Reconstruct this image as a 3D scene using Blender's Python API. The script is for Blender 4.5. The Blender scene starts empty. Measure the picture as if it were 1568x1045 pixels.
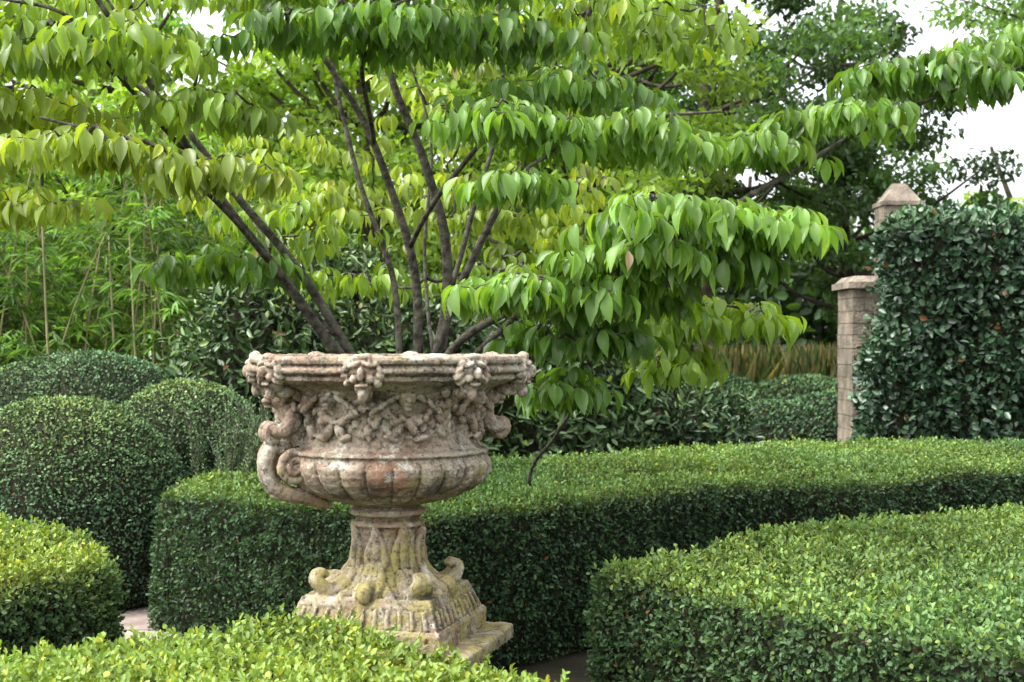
import bpy, bmesh, math, random
import numpy as np
from mathutils import Vector, noise as mnoise
random.seed(7); R=np.random.default_rng(11)
scene=bpy.context.scene
col=scene.collection
# ---------------------------------------------------------------- helpers
def link(o,parent=None):
    col.objects.link(o)
    if parent: o.parent=parent
    return o
def mesh_obj(name,V,F,mat,parent=None,smooth=False):
    me=bpy.data.meshes.new(name); me.from_pydata([tuple(v) for v in V],[],[tuple(f) for f in F]); me.update()
    if smooth: me.polygons.foreach_set('use_smooth',[True]*len(me.polygons))
    o=bpy.data.objects.new(name,me); me.materials.append(mat); return link(o,parent)
def empty(name,loc=(0,0,0)):
    o=bpy.data.objects.new(name,None); o.location=loc; o.empty_display_size=.2; return link(o)
_sn={}
def sn(P,freq,seed=0):
    if seed not in _sn:
        r=np.random.default_rng(seed+100); d=r.normal(size=(9,3)); d/=np.linalg.norm(d,axis=1)[:,None]
        _sn[seed]=(d*r.uniform(.6,1.7,(9,1)),r.uniform(0,6.28,9))
    d,ph=_sn[seed]
    return np.sin(P@d.T*freq+ph).sum(1)/4.0
def nrm(a): return a/np.maximum(np.linalg.norm(a,axis=-1,keepdims=True),1e-9)
def tube(path,rad,segs,V,F,cap=True):
    path=np.asarray(path,float); n=len(path); base=len(V)
    t=np.gradient(path,axis=0); t=nrm(t)
    ref=np.array([0,0,1.]) if abs(t[0][2])<.9 else np.array([1.,0,0])
    for i in range(n):
        a=np.cross(t[i],ref); a/=max(np.linalg.norm(a),1e-6); b=np.cross(a,t[i]); ref=b
        for k in range(segs):
            th=2*math.pi*k/segs
            V.append(path[i]+rad[i]*(math.cos(th)*a+math.sin(th)*b))
    for i in range(n-1):
        for k in range(segs):
            k2=(k+1)%segs
            F.append((base+i*segs+k,base+i*segs+k2,base+(i+1)*segs+k2,base+(i+1)*segs+k))
    if cap:
        F.append(tuple(base+k for k in range(segs))[::-1]); F.append(tuple(base+(n-1)*segs+k for k in range(segs)))
def catmull(P,sub=6):
    P=[np.array(p,float) for p in P]; P=[2*P[0]-P[1]]+P+[2*P[-1]-P[-2]]; out=[]
    for i in range(1,len(P)-2):
        for s in range(sub):
            t=s/sub; a,b,c,d=P[i-1:i+3]
            out.append(.5*((2*b)+(c-a)*t+(2*a-5*b+4*c-d)*t*t+(3*b-3*c+d-a)*t**3))
    out.append(P[-2]); return np.array(out)
# leaf templates: (t along, s across, w normal)
T_SMALL=(np.array([(0,0,0),(.3,.45,.1),(.72,.4,.08),(1,0,-.05),(.72,-.4,.08),(.3,-.45,.1)]),[(0,1,2,3),(0,3,4,5)])
def big_tpl(droop=.35):
    rows=[(.0,.0),(.12,.17),(.32,.41),(.54,.5),(.74,.39),(.89,.17),(1,.0)]
    V=[];F=[]
    def w(t,s): return -droop*t*t+abs(s)*.36+.03*math.sin(t*17)*abs(s)*2
    idx=[]
    for t,h in rows:
        if h==0: idx.append((len(V),)*3); V.append((t,0,w(t,0)))
        else:
            idx.append((len(V),len(V)+1,len(V)+2)); V+= [(t,-h,w(t,h)),(t,0,w(t,0)),(t,h,w(t,h))]
    for i in range(len(rows)-1):
        a,b=idx[i],idx[i+1]
        for k in (0,1):
            f=[]
            for q in (a[k],b[k],b[k+1],a[k+1]):
                if q not in f: f.append(q)
            F.append(tuple(f))
    return np.array(V),F
T_BIG=big_tpl(); T_BIG2=big_tpl(.6)
T_LANCE=(np.array([(0,0,0),(.3,.5,.0),(.65,.4,-.04),(1,0,-.2),(.65,-.4,-.04),(.3,-.5,.0)]),[(0,1,2,3),(0,3,4,5)])
def leaves(name,pos,d,nr,L,W,colr,mat,tpl=T_SMALL,parent=None,smooth=False):
    pos=np.asarray(pos,float);N=len(pos); d=nrm(d); s=nrm(np.cross(nr,d)); n=np.cross(d,s)
    L=np.broadcast_to(L,(N,)); W=np.broadcast_to(W,(N,))
    T,F=tpl; nv=len(T)
    V=(pos[:,None,:]+T[None,:,0,None]*L[:,None,None]*d[:,None,:]+T[None,:,1,None]*W[:,None,None]*s[:,None,:]
       +T[None,:,2,None]*L[:,None,None]*n[:,None,:]).reshape(-1,3)
    lens=np.array([len(f) for f in F]); flat=np.concatenate([np.array(f) for f in F])
    idx=(flat[None,:]+np.arange(N)[:,None]*nv).ravel()
    tot=np.tile(lens,N); start=np.concatenate([[0],np.cumsum(tot)[:-1]])
    me=bpy.data.meshes.new(name); me.vertices.add(len(V)); me.vertices.foreach_set('co',V.astype(np.float32).ravel())
    me.loops.add(len(idx)); me.loops.foreach_set('vertex_index',idx.astype(np.int32))
    me.polygons.add(len(tot)); me.polygons.foreach_set('loop_start',start.astype(np.int32)); me.polygons.foreach_set('loop_total',tot.astype(np.int32))
    me.update(calc_edges=True)
    if smooth: me.polygons.foreach_set('use_smooth',np.ones(len(tot),bool))
    at=me.attributes.new('lc','FLOAT_COLOR','POINT')
    c=np.ones((N,nv,4),np.float32); c[:,:,:3]=np.clip(colr,0.002,1)[:,None,:]
    at.data.foreach_set('color',c.ravel())
    me.materials.append(mat); o=bpy.data.objects.new(name,me); return link(o,parent)
def sample(me,n):
    me.calc_loop_triangles(); nt=len(me.loop_triangles)
    v=np.empty(len(me.vertices)*3); me.vertices.foreach_get('co',v); v=v.reshape(-1,3)
    t=np.empty(nt*3,np.int32); me.loop_triangles.foreach_get('vertices',t); t=t.reshape(-1,3)
    a,b,c=v[t[:,0]],v[t[:,1]],v[t[:,2]]; cr=np.cross(b-a,c-a); A=np.linalg.norm(cr,axis=1)
    area=A.sum()/2
    if n<0: n=int(-n*area)
    i=R.choice(nt,n,p=A/A.sum()); u=R.random(n);w=R.random(n); m=u+w>1; u[m]=1-u[m]; w[m]=1-w[m]
    P=a[i]+(b-a)[i]*u[:,None]+(c-a)[i]*w[:,None]
    return P,nrm(cr[i])
def remeshed(V,F,vox,name):
    me=bpy.data.meshes.new(name+'_t'); me.from_pydata([tuple(v) for v in V],[],[tuple(f) for f in F]); me.update()
    o=bpy.data.objects.new(name+'_t',me); col.objects.link(o)
    m=o.modifiers.new('r','REMESH'); m.mode='VOXEL'; m.voxel_size=vox
    dg=bpy.context.evaluated_depsgraph_get(); dg.update()
    out=bpy.data.meshes.new_from_object(o.evaluated_get(dg)); out.name=name
    bpy.data.objects.remove(o); return out
def getv(me):
    v=np.empty(len(me.vertices)*3); me.vertices.foreach_get('co',v); return v.reshape(-1,3)
def getn(me):
    v=np.empty(len(me.vertices)*3); me.vertices.foreach_get('normal',v); return v.reshape(-1,3)
def setv(me,v): me.vertices.foreach_set('co',v.ravel()); me.update()
# ---------------------------------------------------------------- materials
def newmat(name):
    m=bpy.data.materials.new(name); m.use_nodes=True; nt=m.node_tree; nt.nodes.clear(); return m,nt,nt.nodes,nt.links
def leafmat(name,rough=.45,spec=.5,trans=.3,tcol=(1.5,1.35,.5)):
    m,nt,N,L=newmat(name); out=N.new('ShaderNodeOutputMaterial'); at=N.new('ShaderNodeAttribute'); at.attribute_name='lc'
    p=N.new('ShaderNodeBsdfPrincipled'); p.inputs['Roughness'].default_value=rough; p.inputs['Specular IOR Level'].default_value=spec
    L.new(at.outputs['Color'],p.inputs['Base Color'])
    if trans<=0: L.new(p.outputs[0],out.inputs[0]); return m
    mu=N.new('ShaderNodeMix'); mu.data_type='RGBA'; mu.blend_type='MULTIPLY'; mu.inputs[0].default_value=1
    L.new(at.outputs['Color'],mu.inputs[6]); mu.inputs[7].default_value=(*tcol,1)
    t=N.new('ShaderNodeBsdfTranslucent'); L.new(mu.outputs[2],t.inputs['Color'])
    mx=N.new('ShaderNodeMixShader'); mx.inputs[0].default_value=trans
    L.new(p.outputs[0],mx.inputs[1]); L.new(t.outputs[0],mx.inputs[2]); L.new(mx.outputs[0],out.inputs[0]); return m
def noisemat(name,c1,c2,scale=8,rough=.9,bump=.3,c3=None,bscale=None):
    m,nt,N,L=newmat(name); out=N.new('ShaderNodeOutputMaterial'); p=N.new('ShaderNodeBsdfPrincipled'); p.inputs['Roughness'].default_value=rough
    p.inputs['Specular IOR Level'].default_value=.2
    tc=N.new('ShaderNodeTexCoord'); n=N.new('ShaderNodeTexNoise'); n.inputs['Scale'].default_value=scale; n.inputs['Detail'].default_value=8
    L.new(tc.outputs['Object'],n.inputs['Vector']); r=N.new('ShaderNodeValToRGB'); L.new(n.outputs['Fac'],r.inputs[0])
    r.color_ramp.elements[0].position=.35; r.color_ramp.elements[1].position=.65
    r.color_ramp.elements[0].color=(*c1,1); r.color_ramp.elements[1].color=(*c2,1)
    if c3: e=r.color_ramp.elements.new(.52); e.color=(*c3,1)
    L.new(r.outputs[0],p.inputs['Base Color'])
    n2=N.new('ShaderNodeTexNoise'); n2.inputs['Scale'].default_value=bscale or scale*6; n2.inputs['Detail'].default_value=6; L.new(tc.outputs['Object'],n2.inputs['Vector'])
    b=N.new('ShaderNodeBump'); b.inputs['Strength'].default_value=bump; b.inputs['Distance'].default_value=.02
    L.new(n2.outputs['Fac'],b.inputs['Height']); L.new(b.outputs[0],p.inputs['Normal']); L.new(p.outputs[0],out.inputs[0]); return m
M_BOX=leafmat('boxwood_leaf',.5,.35,.22,(1.4,1.4,.5))
M_BOXF=leafmat('boxwood_leaf_far',.65,.22,0)
M_DOG=leafmat('dogwood_leaf',.38,.6,.42,(1.6,1.5,.4))
M_WOOD=leafmat('woodland_leaf',.5,.4,.42,(1.7,1.7,.5))
M_GLOSS=leafmat('laurel_leaf',.34,.5,0)
M_CORE=noisemat('hedge_interior',(.010,.012,.006),(.035,.032,.017),30)
M_BARK=noisemat('dogwood_bark',(.035,.032,.026),(.16,.145,.115),25,.85,.6,bscale=90)
M_TRUNK=noisemat('woodland_bark',(.03,.024,.018),(.09,.07,.05),6,.9,.5)
M_SOIL=noisemat('ground_soil',(.012,.011,.008),(.038,.030,.021),3,.95,.6,(.024,.022,.012))
M_PAVE=noisemat('paving_stone',(.28,.22,.19),(.47,.39,.34),5,.9,.3)
M_PILLAR=noisemat('limestone',(.14,.12,.09),(.36,.30,.235),5,.9,.8,(.25,.21,.165),40)
M_CANE=noisemat('bamboo_cane',(.14,.15,.06),(.34,.30,.16),4,.6,.1)
def urnmat():
    m,nt,N,L=newmat('weathered_stone'); out=N.new('ShaderNodeOutputMaterial'); p=N.new('ShaderNodeBsdfPrincipled'); p.inputs['Roughness'].default_value=.92
    p.inputs['Specular IOR Level'].default_value=.15
    tc=N.new('ShaderNodeTexCoord')
    def noi(s,d=6,ro=.6,off=0):
        n=N.new('ShaderNodeTexNoise'); n.inputs['Scale'].default_value=s; n.inputs['Detail'].default_value=d; n.inputs['Roughness'].default_value=ro
        mp=N.new('ShaderNodeMapping'); mp.inputs['Location'].default_value=(off,off*.7,off*1.3); L.new(tc.outputs['Object'],mp.inputs[0]); L.new(mp.outputs[0],n.inputs['Vector']); return n
    def ramp(src,a,b,ca=(0,0,0,1),cb=(1,1,1,1)):
        r=N.new('ShaderNodeValToRGB'); r.color_ramp.elements[0].position=a; r.color_ramp.elements[1].position=b
        r.color_ramp.elements[0].color=ca; r.color_ramp.elements[1].color=cb; L.new(src,r.inputs[0]); return r
    def mix(f,a,b,bl='MIX'):
        x=N.new('ShaderNodeMix'); x.data_type='RGBA'; x.blend_type=bl
        for s,v in ((x.inputs[0],f),(x.inputs[6],a),(x.inputs[7],b)):
            if isinstance(v,(tuple,float,int)): s.default_value=v
            else: L.new(v,s)
        return x.outputs[2]
    base=ramp(noi(6,6,.6,3).outputs['Fac'],.38,.62,(.285,.20,.14,1),(.45,.385,.30,1)).outputs[0]
    c=mix(ramp(noi(4,5,.55,9).outputs['Fac'],.53,.66).outputs[0],base,(.33,.19,.12,1))
    c=mix(ramp(noi(13,9,.75,5).outputs['Fac'],.53,.60).outputs[0],c,(.60,.56,.47,1))
    c=mix(ramp(noi(7,9,.72,12).outputs['Fac'],.54,.62).outputs[0],c,mix(.55,c,(.29,.27,.15,1)))
    sep=N.new('ShaderNodeSeparateXYZ'); L.new(tc.outputs['Object'],sep.inputs[0])
    mr=N.new('ShaderNodeMapRange'); mr.inputs[1].default_value=.85; mr.inputs[2].default_value=1.3; mr.inputs[3].default_value=.16; mr.inputs[4].default_value=-.02
    L.new(sep.outputs[2],mr.inputs[0])
    ad=N.new('ShaderNodeMath'); ad.operation='ADD'; L.new(noi(11,8,.7,1).outputs['Fac'],ad.inputs[0]); L.new(mr.outputs[0],ad.inputs[1])
    c=mix(ramp(ad.outputs[0],.57,.72).outputs[0],c,(.37,.315,.125,1))
    c=mix(ramp(noi(8,10,.78,7).outputs['Fac'],.515,.60).outputs[0],c,mix(.75,c,(.075,.063,.05,1)))
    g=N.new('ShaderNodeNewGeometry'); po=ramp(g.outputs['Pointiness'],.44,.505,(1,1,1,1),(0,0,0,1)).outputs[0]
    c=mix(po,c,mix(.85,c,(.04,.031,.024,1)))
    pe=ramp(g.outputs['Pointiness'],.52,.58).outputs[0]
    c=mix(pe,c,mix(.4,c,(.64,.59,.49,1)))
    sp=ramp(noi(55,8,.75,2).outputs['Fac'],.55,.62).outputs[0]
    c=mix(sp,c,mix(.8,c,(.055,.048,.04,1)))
    L.new(c,p.inputs['Base Color'])
    b=N.new('ShaderNodeBump'); b.inputs['Strength'].default_value=.8; b.inputs['Distance'].default_value=.006
    L.new(noi(110,8,.75).outputs['Fac'],b.inputs['Height']); L.new(b.outputs[0],p.inputs['Normal']); L.new(p.outputs[0],out.inputs[0]); return m
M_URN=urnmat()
# ---------------------------------------------------------------- world, sun, camera
w=bpy.data.worlds.new('World'); scene.world=w; w.use_nodes=True; N=w.node_tree.nodes; L=w.node_tree.links; N.clear()
sky=N.new('ShaderNodeTexSky'); sky.sky_type='NISHITA'; sky.sun_disc=False; sky.sun_elevation=math.radians(56)
sky.dust_density=4; sky.air_density=1
hs=N.new('ShaderNodeHueSaturation'); hs.inputs['Saturation'].default_value=.2; hs.inputs['Value'].default_value=3.4
bg=N.new('ShaderNodeBackground'); bg.inputs[1].default_value=.15; wo=N.new('ShaderNodeOutputWorld')
L.new(sky.outputs[0],hs.inputs['Color']); L.new(hs.outputs[0],bg.inputs[0]); L.new(bg.outputs[0],wo.inputs[0])
sd=bpy.data.lights.new('sun','SUN'); sd.energy=2.0; sd.angle=math.radians(22); sd.color=(1,.98,.95)
so=bpy.data.objects.new('sun',sd); link(so)
az=math.radians(-60); el=math.radians(56)
sdir=Vector((math.sin(az)*math.cos(el), -0.35*math.cos(el), math.sin(el)))
so.rotation_euler=sdir.to_track_quat('Z','Y').to_euler()
sky.sun_rotation=math.atan2(sdir.x,sdir.y)
cd=bpy.data.cameras.new('camera'); cam=bpy.data.objects.new('camera',cd); link(cam); cam.location=(0,0,1.6); cam.rotation_euler=(math.radians(90),0,0)
cd.lens=50; cd.sensor_width=36; cd.clip_end=1000; cd.dof.use_dof=True; cd.dof.focus_distance=5.0; cd.dof.aperture_fstop=6.3
scene.camera=cam
scene.view_settings.view_transform='Standard'; scene.view_settings.look='None'; scene.view_settings.exposure=0
# ---------------------------------------------------------------- ground
gv=[(-400,-50,0),(400,-50,0),(400,700,0),(-400,700,0)]
mesh_obj('ground',gv,[(0,1,2,3)],M_SOIL)
V=[];F=[]
for i in range(6):
    for j in range(4):
        x=-3.4+j*.50+ (i%2)*.15; y=8.7-i*.46
        b=len(V); z0=.004; z1=.02+R.uniform(0,.006)
        for z in (z0,z1):
            V+=[(x,y,z),(x+.48,y,z),(x+.48,y+.44,z),(x,y+.44,z)]
        F+=[(b+4,b+5,b+6,b+7),(b,b+1,b+5,b+4),(b+1,b+2,b+6,b+5),(b+2,b+3,b+7,b+6),(b+3,b,b+4,b+7)]
mesh_obj('paved_path',V,F,M_PAVE)
# ---------------------------------------------------------------- hedges
def cover(name,me,dens,L0,W0,mat,ctop,cside,parent,seed,depth=.03,zmin=.02,tpl=T_SMALL,spread=1.0,yellow=.05,jit=.3,sprig=0,patch=.22):
    P,n=sample(me,-dens); k=P[:,2]>zmin; P=P[k];n=n[k]; N=len(P)
    rnd=R.normal(size=(N,3)); d=nrm(n*.75+nrm(rnd)*spread+np.array([0,0,.15]))
    nr=nrm(n+nrm(R.normal(size=(N,3)))*.9)
    off=R.uniform(-depth,depth*.35,N)+np.where(R.random(N)<.04,depth*.6,0)+depth*.35*sn(P,38,seed+5)
    P=P+n*off[:,None]
    off=np.clip(off,-depth*1.4,depth)
    if sprig:
        q,m=sample(me,-sprig); k=q[:,2]>.1; q=q[k]; m=m[k]; S=len(q); nl=7
        ax=nrm(m+R.normal(0,.35,(S,3))+np.array([0,0,.25])); ht=R.uniform(.6,1.6,S)*L0*1.6
        for j in range(nl):
            t=j/(nl-1); pp=q+ax*(ht*t)[:,None]; rd=nrm(np.cross(ax,R.normal(size=(S,3)))); dd=nrm(ax*(.35+.7*t)+rd*.8)
            P=np.vstack([P,pp]); n=np.vstack([n,m]); d=np.vstack([d,dd]); nr=np.vstack([nr,ax+.3*R.normal(size=(S,3))]); off=np.concatenate([off,np.full(S,depth*(.1+.6*t))])
        N=len(P)
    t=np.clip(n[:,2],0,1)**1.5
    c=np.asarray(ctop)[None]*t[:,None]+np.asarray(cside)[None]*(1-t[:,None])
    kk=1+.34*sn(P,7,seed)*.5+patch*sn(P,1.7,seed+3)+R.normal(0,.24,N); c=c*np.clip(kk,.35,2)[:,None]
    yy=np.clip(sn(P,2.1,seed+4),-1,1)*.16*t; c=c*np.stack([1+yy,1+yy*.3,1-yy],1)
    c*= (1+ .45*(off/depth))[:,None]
    y=(R.random(N)<yellow*(1+2*t)); c[y]=c[y]*np.array([1.7,1.35,.8])
    br=(R.random(N)<.006); c[br]=np.array([.16,.08,.03])
    c=np.clip(c,0,.5)
    leaves(name,P,d,nr,L0*R.uniform(1-jit,1+jit,N),W0*R.uniform(1-jit,1+jit,N),c,mat,tpl,parent)
def poly_offset(poly,o):
    n=len(poly); out=[]
    A=sum(poly[i][0]*poly[(i+1)%n][1]-poly[(i+1)%n][0]*poly[i][1] for i in range(n)); s=1 if A>0 else -1
    for i in range(n):
        a,b,c=[np.array(poly[j%n],float) for j in (i-1,i,i+1)]
        e1=nrm(b-a);e2=nrm(c-b); n1=np.array([-e1[1],e1[0]])*s; n2=np.array([-e2[1],e2[0]])*s
        m=nrm(n1+n2); out.append(b+m*o/max(.35,m@n1))
    return out
def hedge(name,poly,h,dens,L0,W0,ctop,cside,seed,amp=.012,bev=.06,mat=None,core_vox=.04,yellow=.05,depth=.03,sprig=0):
    root=empty(name,(0,0,0))
    bm=bmesh.new(); p=poly_offset(poly,.02)
    vb=[bm.verts.new((x,y,-.05)) for x,y in p]; f=bm.faces.new(vb)
    bmesh.ops.recalc_face_normals(bm,faces=[f])
    if f.normal.z>0: f.normal_flip()
    r=bmesh.ops.extrude_face_region(bm,geom=[f]); vs=[g for g in r['geom'] if isinstance(g,bmesh.types.BMVert)]
    bmesh.ops.translate(bm,verts=vs,vec=(0,0,h+.05-.015))
    bmesh.ops.recalc_face_normals(bm,faces=bm.faces)
    ed=[e for e in bm.edges if max(v.co.z for v in e.verts)>h*.5]
    bmesh.ops.bevel(bm,geom=ed,offset=bev,segments=3,affect='EDGES',profile=.5)
    V=[tuple(v.co) for v in bm.verts]; bm.verts.index_update(); F=[tuple(v.index for v in f.verts) for f in bm.faces]; bm.free()
    me=remeshed(V,F,core_vox,name+'_core')
    v=getv(me);n=getn(me); v=v+n*(amp*(sn(v,2.3,seed)+.7*sn(v,7,seed+1)+.5*sn(v,19,seed+2)))[:,None]; setv(me,v)
    cover('foliage',me,dens,L0,W0,mat or M_BOX,ctop,cside,root,seed,yellow=yellow,depth=depth,sprig=sprig)
    v=getv(me);n=getn(me); setv(me,v-n*depth*.85)
    me.materials.append(M_CORE); link(bpy.data.objects.new('stems_core',me),root)
    return root
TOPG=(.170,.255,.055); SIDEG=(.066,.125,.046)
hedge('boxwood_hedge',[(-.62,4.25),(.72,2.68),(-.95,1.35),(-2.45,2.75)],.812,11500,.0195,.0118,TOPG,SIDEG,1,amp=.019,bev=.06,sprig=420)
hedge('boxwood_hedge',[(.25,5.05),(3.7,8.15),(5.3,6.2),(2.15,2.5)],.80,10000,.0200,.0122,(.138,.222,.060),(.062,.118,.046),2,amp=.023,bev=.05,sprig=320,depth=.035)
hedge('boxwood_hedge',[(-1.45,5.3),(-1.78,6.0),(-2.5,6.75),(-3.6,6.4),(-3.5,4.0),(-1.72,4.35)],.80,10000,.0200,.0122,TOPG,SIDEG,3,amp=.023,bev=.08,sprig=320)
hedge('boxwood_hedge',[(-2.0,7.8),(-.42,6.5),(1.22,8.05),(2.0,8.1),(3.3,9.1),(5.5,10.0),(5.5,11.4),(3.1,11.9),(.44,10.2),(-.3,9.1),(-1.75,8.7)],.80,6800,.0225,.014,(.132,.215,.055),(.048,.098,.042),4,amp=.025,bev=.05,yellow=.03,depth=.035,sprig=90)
def mound(V,F,c,r,flat=1.0):
    b=len(V); nu,nv=28,14
    for j in range(nv+1):
        ph=math.pi*j/nv
        for i in range(nu):
            th=2*math.pi*i/nu
            V.append((c[0]+r[0]*math.sin(ph)*math.cos(th),c[1]+r[1]*math.sin(ph)*math.sin(th),c[2]+r[2]*math.copysign(abs(math.cos(ph))**.9,math.cos(ph))))
    for j in range(nv):
        for i in range(nu):
            i2=(i+1)%nu
            F.append((b+j*nu+i,b+(j+1)*nu+i,b+(j+1)*nu+i2,b+j*nu+i2))
def mounds(name,lst,dens,L0,W0,ct,cs,seed,mat=M_BOXF,amp=.02,vox=.05,depth=.025,tpl=T_SMALL,spread=1.,yellow=.03,jit=.3):
    root=empty(name); V=[];F=[]
    for c,r in lst: mound(V,F,c,r)
    me=remeshed(V,F,vox,name+'_core')
    v=getv(me);n=getn(me); v=v+n*(amp*(sn(v,2.6,seed)+.5*sn(v,8,seed+1)))[:,None]; setv(me,v)
    cover('foliage',me,dens,L0,W0,mat,ct,cs,root,seed,depth=depth,tpl=tpl,spread=spread,yellow=yellow,jit=jit,patch=.12)
    v=getv(me);n=getn(me); setv(me,v-n*depth*.8); me.materials.append(M_CORE); link(bpy.data.objects.new('stems_core',me),root)
    return root
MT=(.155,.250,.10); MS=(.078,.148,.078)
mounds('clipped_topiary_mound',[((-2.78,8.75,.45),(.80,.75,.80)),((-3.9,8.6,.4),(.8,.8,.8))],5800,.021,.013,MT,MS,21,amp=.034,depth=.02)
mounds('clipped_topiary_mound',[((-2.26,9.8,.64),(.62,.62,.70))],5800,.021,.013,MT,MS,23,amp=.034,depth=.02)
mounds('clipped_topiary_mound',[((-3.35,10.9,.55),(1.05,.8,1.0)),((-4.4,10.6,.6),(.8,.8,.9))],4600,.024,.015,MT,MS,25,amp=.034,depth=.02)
mounds('clipped_cloud_hedge',[((1.9,15.6,.35),(.7,.7,.62)),((2.8,15.2,.4),(.85,.7,.55)),((2.3,17,.6),(.9,.8,.62)),((3.4,16.6,.6),(.9,.8,.6)),((3.5,15.4,.4),(.8,.7,.62)),((1.5,17.2,.6),(.8,.8,.65))],2000,.040,.025,(.10,.18,.075),(.04,.085,.045),27,vox=.07)
# ---------------------------------------------------------------- rosemary clump
P=[];D=[]
rv=[];rf=[]
rr=empty('rosemary_bush')
for k in range(90):
    b=np.array([-1.66+R.normal(0,.16),8.95+R.normal(0,.12),.55]); hgt=R.uniform(.38,.72); le=np.array([R.normal(0,.08),R.normal(0,.08),0])
    pts=[b+np.array([0,0,hgt])*t+le*t*t for t in np.linspace(0,1,5)]
    pts=[np.array([b[0],b[1],0.])]+pts
    tube(pts,[.004]*6,4,rv,rf)
    for t in np.linspace(.15,1,26):
        for q in range(3):
            P.append(b+np.array([0,0,hgt])*t+le*t*t); a=R.uniform(0,6.28); D.append((math.cos(a),math.sin(a),.9))
P=np.array(P);D=np.array(D)
leaves('foliage',P,D,R.normal(size=P.shape),.030,.007,np.array([[.18,.28,.12]])*R.uniform(.6,1.4,(len(P),1)),M_BOXF,T_LANCE,rr)
mesh_obj('stems',rv,rf,M_BARK,rr)
# ---------------------------------------------------------------- tall evergreen hedge (right)
def bighedge():
    root=empty('laurel_hedge')
    bm=bmesh.new(); prof=[(3.12,12.3),(8.5,12.1),(8.5,14.2),(3.35,13.3)]
    tops=[2.64,2.90,2.93,2.72]
    vb=[bm.verts.new((x,y,0)) for x,y in prof]; vt=[bm.verts.new((x+(.12 if i in(0,3) else 0),y,tops[i])) for i,(x,y) in enumerate(prof)]
    bm.faces.new(vb[::-1]); bm.faces.new(vt)
    for i in range(4): bm.faces.new((vb[i],vb[(i+1)%4],vt[(i+1)%4],vt[i]))
    bmesh.ops.bevel(bm,geom=[e for e in bm.edges if max(v.co.z for v in e.verts)>1],offset=.2,segments=4,affect='EDGES',profile=.5)
    bm.verts.index_update(); V=[tuple(v.co) for v in bm.verts];F=[tuple(v.index for v in f.verts) for f in bm.faces]; bm.free()
    me=remeshed(V,F,.07,'laurel_core'); v=getv(me);n=getn(me); v=v+n*(.065*(sn(v,2.2,31)+.8*sn(v,6,32)+.5*sn(v,14,34)))[:,None]; setv(me,v)
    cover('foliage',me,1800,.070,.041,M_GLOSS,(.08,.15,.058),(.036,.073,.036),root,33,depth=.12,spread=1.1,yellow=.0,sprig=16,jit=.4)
    v=getv(me);n=getn(me); setv(me,v-n*.06); me.materials.append(M_CORE); link(bpy.data.objects.new('stems_core',me),root)
bighedge()
# ---------------------------------------------------------------- stone gate pillar
def box(V,F,x0,x1,y0,y1,z0,z1,j=.0,top=None):
    b=len(V); t=top if top is not None else 0
    V+=[(x0,y0,z0),(x1,y0,z0),(x1,y1,z0),(x0,y1,z0),(x0+t,y0+t,z1),(x1-t,y0+t,z1),(x1-t,y1-t,z1),(x0+t,y1-t,z1)]
    F+=[(b+3,b+2,b+1,b),(b+4,b+5,b+6,b+7),(b,b+1,b+5,b+4),(b+1,b+2,b+6,b+5),(b+2,b+3,b+7,b+6),(b+3,b,b+4,b+7)]
V=[];F=[]; pr=empty('stone_gate_pillar')
z=0
while z<2.1:
    h=R.uniform(.10,.16); cut=3.24+R.uniform(.1,.26); cuts=[3.23,cut,3.66]
    for a,b_ in zip(cuts[:-1],cuts[1:]):
        e=R.uniform(0,.012); box(V,F,a+.003-R.uniform(0,.008),b_-.003,13.5-e,14.1,z+.003,min(z+h,2.10)-.003)
    z+=h
box(V,F,3.245,3.645,13.515,14.05,0,2.09)
box(V,F,3.18,3.70,13.42,14.15,2.10,2.16); box(V,F,3.20,3.68,13.45,14.12,2.16,2.22,top=.06)
mesh_obj('lower_pier',V,F,M_PILLAR,pr)
V=[];F=[]; z=0
while z<2.86:
    h=R.uniform(.2,.28); box(V,F,3.56-R.uniform(0,.01),3.92,13.6-R.uniform(0,.012),13.94,z+.003,min(z+h,2.9)-.003); z+=h
box(V,F,3.54,3.94,13.57,13.97,2.9,2.94); box(V,F,3.56,3.92,13.6,13.94,2.94,3.12,top=.12)
mesh_obj('upper_pier',V,F,M_PILLAR,pr)
pr.location=(.0,0,0)
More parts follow.
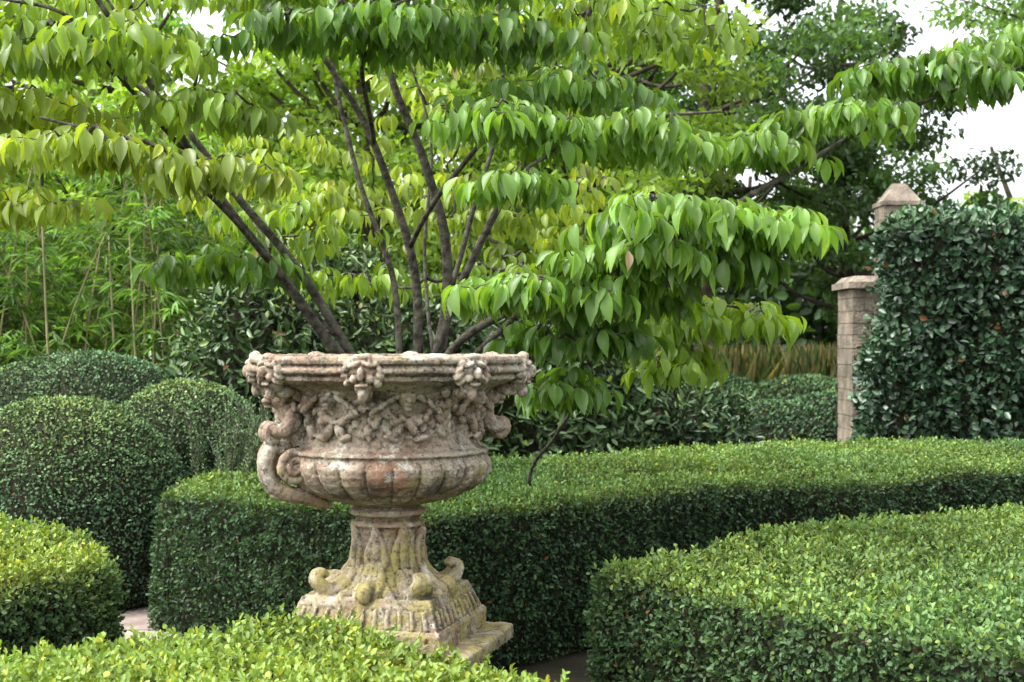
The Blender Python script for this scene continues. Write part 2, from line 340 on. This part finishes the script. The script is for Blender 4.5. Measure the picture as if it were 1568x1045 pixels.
# ---------------------------------------------------------------- urn
UX,UY=-.418,4.8; S=.002204
def zy(y): return 1.6-(y-522)*S
prof=[(0,660),(60,655),(120,620),(165,580),(184,562),(190,548),(198,543),(207,544),(210,549),(209,554),(203,556),(205,559),(208,562),(208,567),(204,569),(196,571),(199,574),(199,578),(190,582),(176,587),(161,594),(149,606),(141,622),(136,640),(135,660),(138,675),(145,682),(153,685),(155,689),(151,692),(152,697),(156,706),(154,718),(147,731),(132,744),(110,755),(84,763),(62,768),(50,771),(48,774),(58,778),(59,784),(51,788),(47,793),(55,796),(57,800),(50,804),(49,815),(51,835),(54,855),(60,872),(72,886),(92,897),(100,905),(100,915),(0,915)]
def urn():
    V=[];F=[]
    pp=[]
    for (r0,y0),(r1,y1) in zip(prof[:-1],prof[1:]):
        n=max(1,int(math.hypot(r1-r0,y1-y0)/4))
        for k in range(n): t=k/n; pp.append((r0+(r1-r0)*t,y0+(y1-y0)*t))
    pp.append(prof[-1])
    NT=240
    def octf(th):
        dev=((th-math.radians(-5)+math.pi/8)%(math.pi/4))-math.pi/8
        return 1+.72*(.93/math.cos(math.pi/8-abs(dev))-.965)
    for i,(r,y) in enumerate(pp):
        for k in range(NT):
            th=2*math.pi*k/NT; rr=r
            if y<600 and r>150:
                rr=r*(1+min(1,(600-y)/25)*(octf(th)-1))
            if 698<y<766:
                g=abs(math.cos(12*th)); q=math.sin(math.pi*(y-698)/68)**.5
                rr=r+ (g**.6-.6)*10*q
            if 804<y<890:
                rr=r+math.cos(8*th)*2.5
            V.append((rr*S*math.sin(th),-rr*S*math.cos(th),zy(y)))
    m=len(pp)
    for i in range(m-1):
        for k in range(NT):
            k2=(k+1)%NT; F.append((i*NT+k,i*NT+k2,(i+1)*NT+k2,(i+1)*NT+k))
    F.append(tuple(range(NT))[::-1]) ; F.append(tuple((m-1)*NT+k for k in range(NT)))
    def P3(th,r,y,o=0):
        return np.array([(r*math.sin(th)+o*math.cos(th))*S,(-r*math.cos(th)+o*math.sin(th))*S,zy(y)])
    def blob(c,rx,ry,rz,th=0,n=8,tilt=0):
        b=len(V)
        for j in range(n+1):
            ph=math.pi*j/n
            for i in range(2*n):
                a=math.pi*i/n; x=rx*S*math.sin(ph)*math.cos(a); y=ry*S*math.sin(ph)*math.sin(a); z=rz*S*math.cos(ph)
                x,z=x*math.cos(tilt)-z*math.sin(tilt),x*math.sin(tilt)+z*math.cos(tilt)
                V.append((c[0]+x*math.cos(th)-y*math.sin(th),c[1]+x*math.sin(th)+y*math.cos(th),c[2]+z))
        for j in range(n):
            for i in range(2*n):
                i2=(i+1)%(2*n); F.append((b+j*2*n+i,b+(j+1)*2*n+i,b+(j+1)*2*n+i2,b+j*2*n+i2))
    def bl(th,r,y,o,rx,ry,rz,tilt=0): blob(P3(th,r,y,o),rx,ry,rz,th,tilt=tilt)
    rg=np.random.default_rng(5)
    for k in range(8):
        th=math.radians(-5+45*k); r0=200
        bl(th,r0,563,0,21,16,21); bl(th,r0,582,0,14,14,17)
        bl(th,r0+14,555,-10,9,7,4,.35); bl(th,r0+14,555,10,9,7,4,-.35)
        bl(th,r0+20,568,0,5,8,10)
        bl(th,r0+13,575,-11,7,7,6,.5); bl(th,r0+13,575,11,7,7,6,-.5)
        bl(th,r0+15,584,0,10,4,3)
        bl(th,r0+6,597,0,7,8,11)
        for q in range(11):
            a=math.pi*(q/10*1.4-.2); bl(th,r0+6,567-20*math.sin(a),25*math.cos(a),rg.uniform(4,7),9,rg.uniform(6,10),.6*math.cos(a))
        bl(th,r0+8,544,0,12,9,5)
        bl(th,184,596,0,10,18,9)
    for k in range(96):
        th=2*math.pi*k/96
        if rg.random()<.8: bl(th,205*octf(th),563,0,rg.uniform(3,4.6),4.5,rg.uniform(2.6,3.6))
    for k in range(8):
        t0=math.radians(-5+45*k); t1=t0+math.pi/4
        for s in np.linspace(.05,.95,16):
            th=t0+(t1-t0)*s; y=608+30*math.sin(math.pi*s); r=np.interp(y,[606,622,640,660],[149,141,136,135])
            bl(th,r+3+rg.uniform(-1,3),y+rg.uniform(-5,5),0,rg.uniform(4,9),rg.uniform(4,8),rg.uniform(4,8),rg.uniform(-1,1))
        for q in range(12):
            y=596+q*5.5; r=np.interp(y,[590,606,622,640,660],[166,149,141,136,135])
            bl(t0,r+3,y,rg.uniform(-13,13)*(1-q/18),rg.uniform(4,8),rg.uniform(4,8),rg.uniform(8,13),rg.uniform(-.8,.8))
        tm=(t0+t1)/2+rg.uniform(-.05,.05)
        bl(tm,151,604,0,13,13,14); bl(tm,163,606,0,4,4,5); bl(tm,159,600,-6,5,4,3); bl(tm,159,600,6,5,4,3); bl(tm,160,613,0,6,5,3); bl(tm,155,618,0,7,6,5)
        for q in range(7): a=math.pi*q/6; bl(tm,150,601-13*math.sin(a),14*math.cos(a),5,6,5)
        for sg in (-1,1):
            for q in range(5): bl(tm,150+2*(q<2),602+q*5,sg*(18+q*7)+rg.uniform(-3,3),8,5,4,sg*rg.uniform(-1,0))
            if rg.random()<.7:
                bl(tm,142,650+rg.uniform(-6,4),sg*12+rg.uniform(-5,5),7,7,13,sg*rg.uniform(.2,.8)); bl(tm,143,638,sg*18,6,6,6); bl(tm,141,662,sg*22,12,6,5,sg*.3)
        for q in range(8): bl(t0+rg.uniform(-.35,.35),136,rg.uniform(636,662),0,rg.uniform(3,8),4.5,rg.uniform(3,8),rg.uniform(-1,1))
    def tb(pts,rad,th):
        path=catmull([P3(th,r,y,o) for r,y,o in pts],5); rr=np.interp(np.linspace(0,1,len(path)),np.linspace(0,1,len(rad)),rad)*S
        tube(path,rr,12,V,F)
    for hi,th in enumerate((math.radians(-66),math.radians(114))):
        bl(th,168,608,0,16,18,16); bl(th,181,604,0,9,12,8); bl(th,189,611,0,7,8,5); bl(th,187,619,0,6,7,3); bl(th,176,596,-9,6,6,7); bl(th,176,596,9,6,6,7)
        for q in range(12): bl(th,162+rg.uniform(-8,8),598+q*3.5,rg.uniform(-20,20),rg.uniform(4,8),7,rg.uniform(7,11),rg.uniform(-.6,.6))
        tb([(160,615,0),(153,630,0),(150,645,0),(144,660,0),(138,675,0)],[17,18,18,17,14],th)
        for sg in (-1,1):
            tb([(148,620,sg*8),(154,638,sg*19),(164,652,sg*20),(176,654,sg*17),(186,650,sg*13),(191,660,sg*12),(184,669,sg*12),(174,666,sg*12)],[11,13,12,11,10,8,7,6],th)
            if hi==1: continue
            tb([(176,678,sg*8),(188,686,sg*9),(192,704,sg*9),(187,725,sg*8),(174,741,sg*8),(154,750,sg*8),(132,754,sg*7),(112,762,sg*5),(92,770,0)],[8,10,10,10,11,12,12,10,6],th)
            sp=[]
            for q in range(34):
                a=q/33*4.2*math.pi; rr=27*(1-q/33*.85); sp.append((154+rr*math.cos(a+2.6),709+rr*math.sin(a+2.6),sg*(26+q*.2)))
            tb(sp,[6.5,6.5,5.5,4.5,3.5],th)
            bl(th,154,709,sg*28,6,6,6)
        if hi==1: continue
        bl(th,152,709,0,25,24,25)
        bl(th,168,680,0,13,16,12)
        tb([(182,670,0),(191,688,0),(193,712,0),(184,736,0),(164,750,0)],[9,10,10,10,10],th)
        for q in range(9): bl(th,194-abs(q-4)*2,676+q*8,rg.uniform(-6,6),9,5,rg.uniform(4,7),rg.uniform(-.4,.4))
        for q in range(6): bl(th,168-q*11,750+q*2.5,rg.uniform(-5,5),rg.uniform(7,12),17,8,rg.uniform(-.4,.4))
    ph0=math.radians(30)
    for k in range(4):
        th=ph0+k*math.pi/2
        for o in (-9,0,9):
            tb([(58,866,o*.6),(70,884,o),(86,895,o*1.2),(101,895,o*1.2),(114,884,o),(118,873,o*.8),(110,867,o*.6),(102,872,o*.5)],[8,10,11,11,10,8,7,5],th)
        for q in range(5): bl(th+.0,78+q*8,902-q*.5,0,12+q*2,9,8)
        tm=th+math.pi/4
        for o in (-12,-4,4,12):
            tb([(54,856,o*.6),(62,872,o*.9),(76,886,o*1.1),(90,893,o*1.2),(97,900,o)],[6,8,9,8,5],tm)
        tb([(58,880,0),(78,889,0),(96,889,0),(101,898,0),(96,903,0)],[10,13,14,10,7],tm)
        for sg in (-1,1):
            tb([(64,884,sg*16),(80,896,sg*28),(92,899,sg*37),(97,905,sg*40)],[7,9,9,6],tm)
        for th2 in (th,tm):
            tb([(52,868,0),(50,845,0),(50,822,0),(55,808,0),(58,812,0)],[10,10,9,7,4],th2)
            for sg in (-1,1): tb([(54,866,sg*12),(52,846,sg*13),(51,826,sg*9),(55,815,sg*6)],[5,6,5,3],th2)
    def frus(r0,y0,r1,y1):
        b=len(V)
        for r,y in ((r0,y0),(r1,y1)):
            for k in range(4): V.append(tuple(P3(ph0+k*math.pi/2,r,y)))
        F.append((b+3,b+2,b+1,b)); F.append((b+4,b+5,b+6,b+7))
        for k in range(4): F.append((b+k,b+(k+1)%4,b+4+(k+1)%4,b+4+k))
    frus(172,972,172,946); frus(172,947,167,941); frus(163,942,144,906); frus(148,911,140,899)
    for k in range(4):
        a=ph0+k*math.pi/2; b_=a+math.pi/2
        for s in np.linspace(.07,.93,11):
            p0=P3(a,151,914)*(1-s)+P3(b_,151,914)*s; p1=P3(a,164,939)*(1-s)+P3(b_,164,939)*s
            tube([p0,(p0+p1)/2,p1],[2.2*S,3.4*S,3.4*S],8,V,F)
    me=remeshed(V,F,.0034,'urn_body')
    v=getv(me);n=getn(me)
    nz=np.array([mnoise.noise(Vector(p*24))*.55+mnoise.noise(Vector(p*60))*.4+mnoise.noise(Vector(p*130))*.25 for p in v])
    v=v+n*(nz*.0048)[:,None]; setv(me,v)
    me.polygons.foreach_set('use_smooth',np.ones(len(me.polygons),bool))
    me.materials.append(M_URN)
    root=empty('stone_garden_urn',(UX,UY,0)); o=bpy.data.objects.new('urn_body',me); link(o,root)
    V2=[];F2=[]
    def sq(h,z0,z1,t=0,rot=ph0+math.pi/4,cx=0,cy=0):
        b=len(V2)
        for hh,z in ((h,z0),(h-t,z1)):
            for k in range(4):
                a=rot+math.pi/4+k*math.pi/2; V2.append((cx+hh*1.414*math.sin(a),cy-hh*1.414*math.cos(a),z))
        F2.extend([(b,b+1,b+2,b+3),(b+7,b+6,b+5,b+4)]); F2.extend([(b+(k+1)%4,b+k,b+4+k,b+4+(k+1)%4) for k in range(4)])
    sq(.305,.56,.608,cx=.055); sq(.25,.12,.57,cx=.03); sq(.30,.0,.125)
    me2=remeshed(V2,F2,.010,'pedestal'); v=getv(me2);n=getn(me2); v=v+n*(np.array([mnoise.noise(Vector(p*20))+.5*mnoise.noise(Vector(p*50)) for p in v])*.005)[:,None]; setv(me2,v)
    me2.materials.append(M_URN); link(bpy.data.objects.new('pedestal',me2),root)
    V3=[(0,0,zy(575))];F3=[]
    for k in range(32): a=2*math.pi*k/32; V3.append((165*S*math.cos(a),165*S*math.sin(a),zy(580)))
    F3=[(0,1+k,1+(k+1)%32) for k in range(32)]; mesh_obj('soil',V3,F3,M_SOIL,root)
urn()
# ---------------------------------------------------------------- dogwood tree
def dogwood():
    root=empty('dogwood_tree',(0,0,0)); V=[];F=[]
    B=(-.50,7.45,0.0); C=(-.52,7.42,.75)
    limbs=[
     ([B,C,(-.62,7.3,1.2),(-.93,7.1,1.62),(-1.15,6.9,1.98),(-1.43,6.7,2.37),(-1.7,6.5,2.86),(-2.0,6.3,3.35)],.038,.011),
     ([B,C,(-.60,7.3,1.2),(-.82,7.2,1.55),(-1.08,7.1,2.0),(-1.36,7.0,2.34),(-1.70,6.9,2.76),(-2.2,6.7,3.1)],.036,.011),
     ([B,C,(-.47,7.35,1.54),(-.53,7.3,2.08),(-.71,7.2,2.6),(-.90,7.1,2.95),(-1.2,6.9,3.4)],.034,.011),
     ([C,(-.58,7.5,1.3),(-.64,7.6,1.9),(-.82,7.6,2.5),(-.95,7.6,3.1),(-.9,7.6,3.8)],.022,.009),
     ([B,C,(-.36,7.4,1.5),(-.34,7.35,2.1),(-.44,7.3,2.5),(-.62,7.2,2.95),(-.7,7.1,3.6),(-.5,7.2,4.4)],.038,.011),
     ([C,(-.33,7.3,1.67),(-.13,7.2,2.17),(.2,7.0,2.75),(.38,6.9,3.16),(.5,6.9,3.8),(.7,7.1,4.3)],.025,.010),
     ([C,(-.42,7.7,1.5),(-.25,7.8,2.2),(-.05,7.8,2.9),(-.1,7.8,3.8)],.020,.009),
     ([C,(-.3,7.2,1.35),(.02,6.6,1.72),(.30,6.0,1.93),(.55,5.6,2.02),(.95,5.35,2.06)],.020,.006),
     ([C,(-.32,7.2,1.5),(.1,6.8,1.8),(.55,6.7,1.95),(1.2,6.8,2.33),(1.7,6.9,2.62),(2.1,7.0,2.80),(2.7,7.1,3.02)],.024,.007),
     ([(.08,8.0,.25),(.1,7.9,.85),(.22,7.2,1.12),(.30,6.6,1.3),(.22,6.0,1.5)],.013,.006),
     ([(-.53,7.3,2.08),(-.3,6.7,2.35),(-.02,6.0,2.5),(.4,5.9,2.52),(.9,6.2,2.6)],.014,.006),
     ([(-1.15,6.9,1.98),(-1.3,6.4,2.2),(-1.5,5.9,2.4),(-1.9,5.7,2.5)],.014,.006),
     ([(-.71,7.2,2.6),(-.7,6.6,2.85),(-.55,6.1,3.0),(-.3,5.9,3.05)],.014,.006),
     ([(-1.43,6.7,2.37),(-1.7,6.2,2.75),(-1.85,5.9,2.95),(-2.1,5.8,3.0)],.013,.006),
     ([(-.82,7.2,1.55),(-1.1,7.1,1.85),(-1.5,7.1,2.05)],.010,.005),
     ([(.02,6.6,1.72),(.5,6.4,1.75),(.9,6.3,1.76),(1.1,6.3,1.72)],.011,.005),
     ([(-.42,7.7,1.5),(-.5,7.9,2.1),(-.45,7.9,2.7),(-.6,7.9,3.3)],.012,.006),
    ]
    nodes=[]
    for pts,r0,r1 in limbs:
        p=catmull(pts,8); p=p+ np.stack([sn(p,5,40),sn(p,5,41),0*p[:,0]],1)*.018
        r=np.linspace(r0,r1,len(p)); tube(p,r,10,V,F)
        k=p[:,2]>1.35 ; nodes+=list(p[k][::2])
    G1=(.19,.345,.065);G2=(.24,.375,.06);G3=(.14,.27,.055);GY=(.31,.42,.075)
    tiers=[((-1.82,6.0,2.90),(.62,.5,.10),74,G2),((-2.2,6.4,2.66),(.5,.5,.10),54,GY),
     ((-1.75,5.8,2.42),(.55,.4,.06),58,GY),((-1.2,5.8,2.33),(.28,.3,.05),26,GY),((-2.3,6.6,2.28),(.4,.4,.07),34,GY),
     ((-1.35,6.3,2.66),(.4,.4,.07),32,G2),((-2.1,6.2,3.1),(.5,.5,.1),26,G2),
     ((-1.42,7.1,2.03),(.42,.35,.07),46,G3),((-1.15,7.6,2.25),(.5,.5,.2),24,G2),
     ((-.66,6.1,2.99),(.6,.45,.07),70,G3),((-1.0,6.2,3.2),(.6,.5,.12),56,G2),((-.1,6.5,3.02),(.55,.5,.08),58,G3),((.5,7.2,3.25),(.7,.6,.16),62,G2),((-.3,6.2,3.24),(.5,.4,.1),42,G3),
     ((-.05,5.8,2.54),(.33,.35,.05),46,G1),((.45,5.9,2.50),(.42,.4,.06),60,G1),((0.0,5.6,2.27),(.22,.25,.04),22,G1),((.25,6.5,2.78),(.5,.5,.08),40,G3),
     ((.62,5.35,2.12),(.38,.35,.06),72,G1),((.93,5.35,2.08),(.27,.28,.05),46,G1),((.5,5.4,1.98),(.36,.3,.06),44,G1),((.85,5.5,1.97),(.28,.25,.05),26,G3),
     ((.06,5.5,1.84),(.32,.3,.06),54,G1),((.42,5.6,1.84),(.30,.3,.06),40,G1),((.25,5.7,1.68),(.32,.25,.07),40,G3),
     ((.92,6.4,1.76),(.36,.35,.07),60,G2),((.75,6.4,1.56),(.25,.25,.06),26,G2),
     ((.22,5.9,1.45),(.2,.25,.06),32,G3),
     ((1.1,6.8,2.57),(.45,.4,.06),50,G1),((1.6,6.9,2.74),(.35,.35,.07),38,G1),((2.05,7.0,2.95),(.45,.4,.08),66,G3),((2.6,7.2,3.12),(.4,.4,.11),52,G1),
     ((-.65,8.6,2.5),(.8,.5,.35),58,GY),((.35,8.6,2.4),(.8,.5,.38),58,GY),((-1.4,8.5,2.6),(.7,.5,.3),46,GY),((-.1,8.4,3.1),(.9,.5,.3),50,GY),
     ((-.9,8.3,2.0),(.6,.4,.12),24,G2),((.1,8.2,2.0),(.5,.4,.12),26,G2),
     ((-1.2,6.8,3.7),(.9,.8,.2),40,G2),((0.2,7.0,3.8),(.9,.8,.2),50,G2),((-2.2,7.0,3.4),(.6,.6,.2),26,G2),((-.4,7.3,4.3),(1.0,.8,.2),36,G2),((.8,7.3,4.1),(.8,.8,.2),46,G2)]  # unseen crown above the view; highest tiers added to shade the middle hedge
    P=[];Cc=[]
    for c,r,n,cc in tiers:
        q=R.normal(size=(n,3)); q=nrm(q)*(R.random((n,1))**.42); p=np.array(c)+q*np.array(r)
        p[:,2]-= (np.abs(q[:,0])**2)*.08+ (np.clip(-q[:,1],0,1)**2)*.05
        P+=list(p); Cc+=[cc]*n
    P=np.array(P);Cc=np.array(Cc)
    T=[np.array(x) for x in nodes]; nb=len(T)
    TT=np.array(T); dist=np.full(len(P),9e9);par=np.zeros(len(P),int)
    for i in range(len(P)):
        dd=np.linalg.norm((TT-P[i])*np.array([1,1,1.3]),axis=1); par[i]=dd.argmin(); dist[i]=dd.min()
    parent={}; order=[]; done=np.zeros(len(P),bool)
    for it in range(len(P)):
        d2=np.where(done,9e9,dist); i=int(d2.argmin()); done[i]=True; my=len(T); T.append(P[i]); parent[my]=par[i]; order.append((my,i))
        dd=np.linalg.norm((P-P[i])*np.array([1,1,1.3]),axis=1)*1.08; m=(dd<dist)&(~done); dist[m]=dd[m]; par[m]=my
    cnt={}
    for my,i in reversed(order):
        cnt[my]=cnt.get(my,0)+1; pa=parent[my]
        if pa>=nb: cnt[pa]=cnt.get(pa,0)+cnt[my]
    for my,i in order:
        a=T[parent[my]];b=T[my]; n=cnt[my]; r=.0020*n**.42; r=min(r,.011)
        ln=np.linalg.norm(b-a); k=4 if ln>.15 else 3
        pts=[a+(b-a)*t+np.array([0,0,-.12*ln*math.sin(math.pi*t)])+(R.normal(0,.03*ln,3) if 0<t<1 else 0) for t in np.linspace(0,1,k)]
        tube(pts,np.linspace(r*1.15,r,k),5,V,F,cap=False)
    mesh_obj('trunk_and_branches',V,F,M_BARK,root,smooth=True)
    pos=[];D=[];NR=[];LL=[];CL=[]
    for i in range(len(P)):
        m=R.integers(6,10); a0=R.uniform(0,6.28)
        fresh=R.uniform(.7,1.25)
        for k in range(m):
            a=a0+k*2.4+R.normal(0,.35); ou=R.uniform(.3,1.1); dn=R.uniform(.35,1.25)
            d=np.array([math.cos(a)*ou,math.sin(a)*ou,-dn]); o=np.array([math.cos(a),math.sin(a),0])*R.uniform(.012,.06)
            pos.append(P[i]+o+np.array([0,0,R.uniform(-.02,.01)])); D.append(d); NR.append(np.array([math.cos(a)*.8,math.sin(a)*.8,.7])+R.normal(0,.34,3))
            LL.append(R.uniform(.066,.118)); c=Cc[i]*fresh*R.uniform(.7,1.25)
            if R.random()<.06: c=c*np.array([1.4,1.2,.9])
            if R.random()<.0012: c=np.array([.45,.32,.2])
            CL.append(c)
    pos=np.array(pos);D=np.array(D);NR=np.array(NR)
    LL=np.array(LL); CL=np.clip(np.array(CL),0,.6); WW=LL*R.uniform(.40,.53,len(LL)); h=R.random(len(LL))<.6
    leaves('foliage',pos[h],D[h],NR[h],LL[h],WW[h],CL[h],M_DOG,T_BIG,root,smooth=True)
    h=~h; leaves('foliage_curled',pos[h],D[h],NR[h],LL[h],WW[h],CL[h],M_DOG,T_BIG2,root,smooth=True)
    print('dogwood leaves',len(pos))
dogwood()
# ---------------------------------------------------------------- shrubs (rhododendron)
def shrub(name,lst,dens,L0,W0,ct,cs,seed,mat=M_GLOSS,depth=.2):
    return mounds(name,lst,dens,L0,W0,ct,cs,seed,mat=mat,amp=.12,vox=.09,depth=depth,tpl=T_SMALL,spread=1.3,yellow=.06,jit=.4)
shrub('rhododendron_bush',[((-2.0,11.3,.9),(.9,.7,1.2)),((-.9,11.6,.9),(.9,.7,1.25)),((-1.5,12.0,1.0),(1.0,.7,1.4)),((.1,12.0,.8),(1.0,.6,1.2))],1000,.09,.034,(.12,.20,.055),(.062,.115,.038),51)
shrub('rhododendron_bush',[((.7,12.6,.5),(.9,.6,.95)),((1.5,13.0,.5),(.7,.6,.85)),((-.1,12.4,.4),(.8,.5,.9))],1000,.085,.032,(.075,.14,.045),(.036,.075,.03),54)
# ---------------------------------------------------------------- bamboo
def bamboo():
    root=empty('bamboo_clump'); V=[];F=[];pos=[];D=[];c=[]
    for k in range(90):
        x=R.uniform(-6.2,-2.45); y=R.uniform(12.0,13.8); h=R.uniform(2.4,3.8); le=R.normal(0,.25,2)
        pts=[np.array([x+le[0]*t*t,y+le[1]*t*t,h*t]) for t in np.linspace(0,1,9)]
        tube(pts,np.linspace(.015,.004,9),6,V,F)
        for t in R.uniform(.15,1,24):
            b=np.array([x+le[0]*t*t,y+le[1]*t*t,h*t]); a=R.uniform(0,6.28); tw=R.uniform(.1,.45)
            e=b+np.array([math.cos(a)*tw,math.sin(a)*tw,tw*.5]); tube([b,(b+e)/2,e],[.003,.002,.002],3,V,F,cap=False)
            tn=R.uniform(.4,1.35)
            for q in range(11):
                s=R.uniform(.3,1); aa=a+R.normal(0,.9); pos.append(b+(e-b)*s); D.append((math.cos(aa),math.sin(aa),R.uniform(-.9,.25))); c.append(np.array([.18,.33,.085])*tn*R.uniform(.6,1.3))
    pos=np.array(pos);D=np.array(D)
    leaves('foliage',pos,D,np.array([0,0,1.])+R.normal(0,.4,pos.shape),R.uniform(.11,.19,len(pos)),R.uniform(.020,.030,len(pos)),np.array(c),M_WOOD,T_LANCE,root)
    mesh_obj('canes',V,F,M_CANE,root,smooth=True)
    V=[];F=[]
    for x,y,h in ((-3.82,11.7,2.7),(-3.38,12.1,2.5),(-3.15,11.9,2.5),(-2.98,12.3,2.2)):
        tube(catmull([(x,y,0),(x+.03,y,h*.33),(x-.01,y,h*.66),(x-.05,y,h)],5),np.linspace(.016,.008,16),7,V,F)
    mesh_obj('front_canes',V,F,M_CANE,root,smooth=True)
bamboo()
# ---------------------------------------------------------------- woodland trees
def tree(name,x,y,h,r,zc,rz,n,L0,c,seed,ncl=70,clr=.55,trunk=.16):
    root=empty(name); V=[];F=[]; rg=np.random.default_rng(seed)
    tr=catmull([(x,y,-.1),(x+rg.normal(0,.1),y,h*.3),(x+rg.normal(0,.3),y,h*.65),(x+rg.normal(0,.3),y,h*.95)],5); tube(tr,np.linspace(trunk,trunk*.2,len(tr)),10,V,F)
    q=nrm(rg.normal(size=(ncl,3)))*(rg.random((ncl,1))**.45); C=np.array([x,y,zc])+q*np.array([r,r,rz])
    for k in range(0,ncl,2):
        a=tr[min(len(tr)-1,int(np.clip((C[k][2]-.6)/h,.15,.95)*len(tr)))]; m=(a+C[k])/2+np.array([0,0,-.2])
        tube(catmull([a,m,C[k]],4),np.linspace(trunk*.3,.015,9),5,V,F,cap=False)
    mesh_obj('trunk_and_limbs',V,F,M_TRUNK,root,smooth=True)
    ci=rg.integers(0,ncl,n); s=nrm(rg.normal(size=(n,3)))*(rg.random((n,1))**.5); P=C[ci]+s*np.array([clr,clr,clr*.55])*rg.uniform(.6,1.3,(ncl,1))[ci]
    tn=rg.uniform(.5,1.5,ncl); cl=np.asarray(c)[None]*tn[ci][:,None]*rg.uniform(.65,1.35,(n,1))
    D=rg.normal(size=(n,3)); D[:,2]-=.7; NRM=rg.normal(size=(n,3))*.7+np.array([0,0,1.])
    leaves('foliage',P,D,NRM,L0*rg.uniform(.7,1.3,n),L0*.55*rg.uniform(.7,1.3,n),np.clip(cl,0,.6),M_WOOD,T_SMALL,root)
LG=(.25,.38,.065); MG=(.13,.24,.06); DG=(.065,.125,.042)
tree('lime_tree',-5.0,17.5,8,2.6,4.2,2.6,12500,.12,LG,1)
tree('lime_tree',-1.6,16.5,8,2.3,4.0,2.5,12000,.11,LG,2)
tree('lime_tree',1.0,17.5,8,2.0,4.2,2.3,10500,.11,(.22,.34,.06),3)
tree('oak_tree',3.2,23,9,3.0,5.0,2.7,17000,.125,DG,4)
tree('oak_tree',6.0,25,9,2.5,5.0,3.0,16000,.125,DG,5)
tree('oak_tree',1.2,26,10,3.2,6.0,3.2,12000,.15,MG,6)
tree('oak_tree',12.6,28,12,5.2,9.6,2.6,9000,.16,MG,8,clr=.9)
tree('lime_tree',10.6,30,6,2.4,2.9,1.8,9000,.15,(.24,.36,.07),9)
tree('oak_tree',-9,24,10,4,5.5,3.6,12000,.17,MG,10)
tree('oak_tree',-4,27,11,4,6.2,4.0,12000,.17,MG,12)
def wood_edge():
    root=empty('distant_trees'); V=[];F=[]
    n=34000; x=R.uniform(-26,15,n); y=38+R.normal(0,1.6,n); top=6.0+1.2*np.sin(x*.6)+.8*np.sin(x*1.7+1); top=np.where(x>9.5,3.8,top)
    z=R.random(n)**.9*top; P=np.stack([x,y,z],1)
    k=1+.5*sn(P,1.6,61); c=np.array([[.055,.11,.035]])*np.clip(k,.3,2)[:,None]*R.uniform(.6,1.4,(n,1))
    leaves('foliage',P,R.normal(size=P.shape)+np.array([0,0,-.5]),R.normal(size=P.shape)+np.array([0,-.6,.8]),.36,.24,c,M_WOOD,T_SMALL,root)
    for i in range(36):
        xx=-25+i*1.07+R.normal(0,.3); tube([(xx,38,0),(xx+R.normal(0,.2),38,3),(xx+R.normal(0,.3),38,6 if xx<9 else 3)],[.16,.12,.05],7,V,F)
    mesh_obj('trunks',V,F,M_TRUNK,root)
wood_edge()
def grass():
    n=15000; x=R.uniform(1.5,7,n); y=R.uniform(20,23,n); P=np.stack([x,y,0*x],1)
    D=np.stack([R.normal(0,.16,n),R.normal(0,.16,n),np.ones(n)],1)
    c=np.array([[.32,.29,.15]])*R.uniform(.5,1.5,(n,1)); g=R.random(n)<.4; c[g]=c[g]*np.array([.45,.75,.5])
    leaves('meadow_grass',P,D,R.normal(size=P.shape),R.uniform(.8,1.6,n),.022,np.clip(c,0,.6),M_WOOD,T_LANCE)
grass()
print('OK')
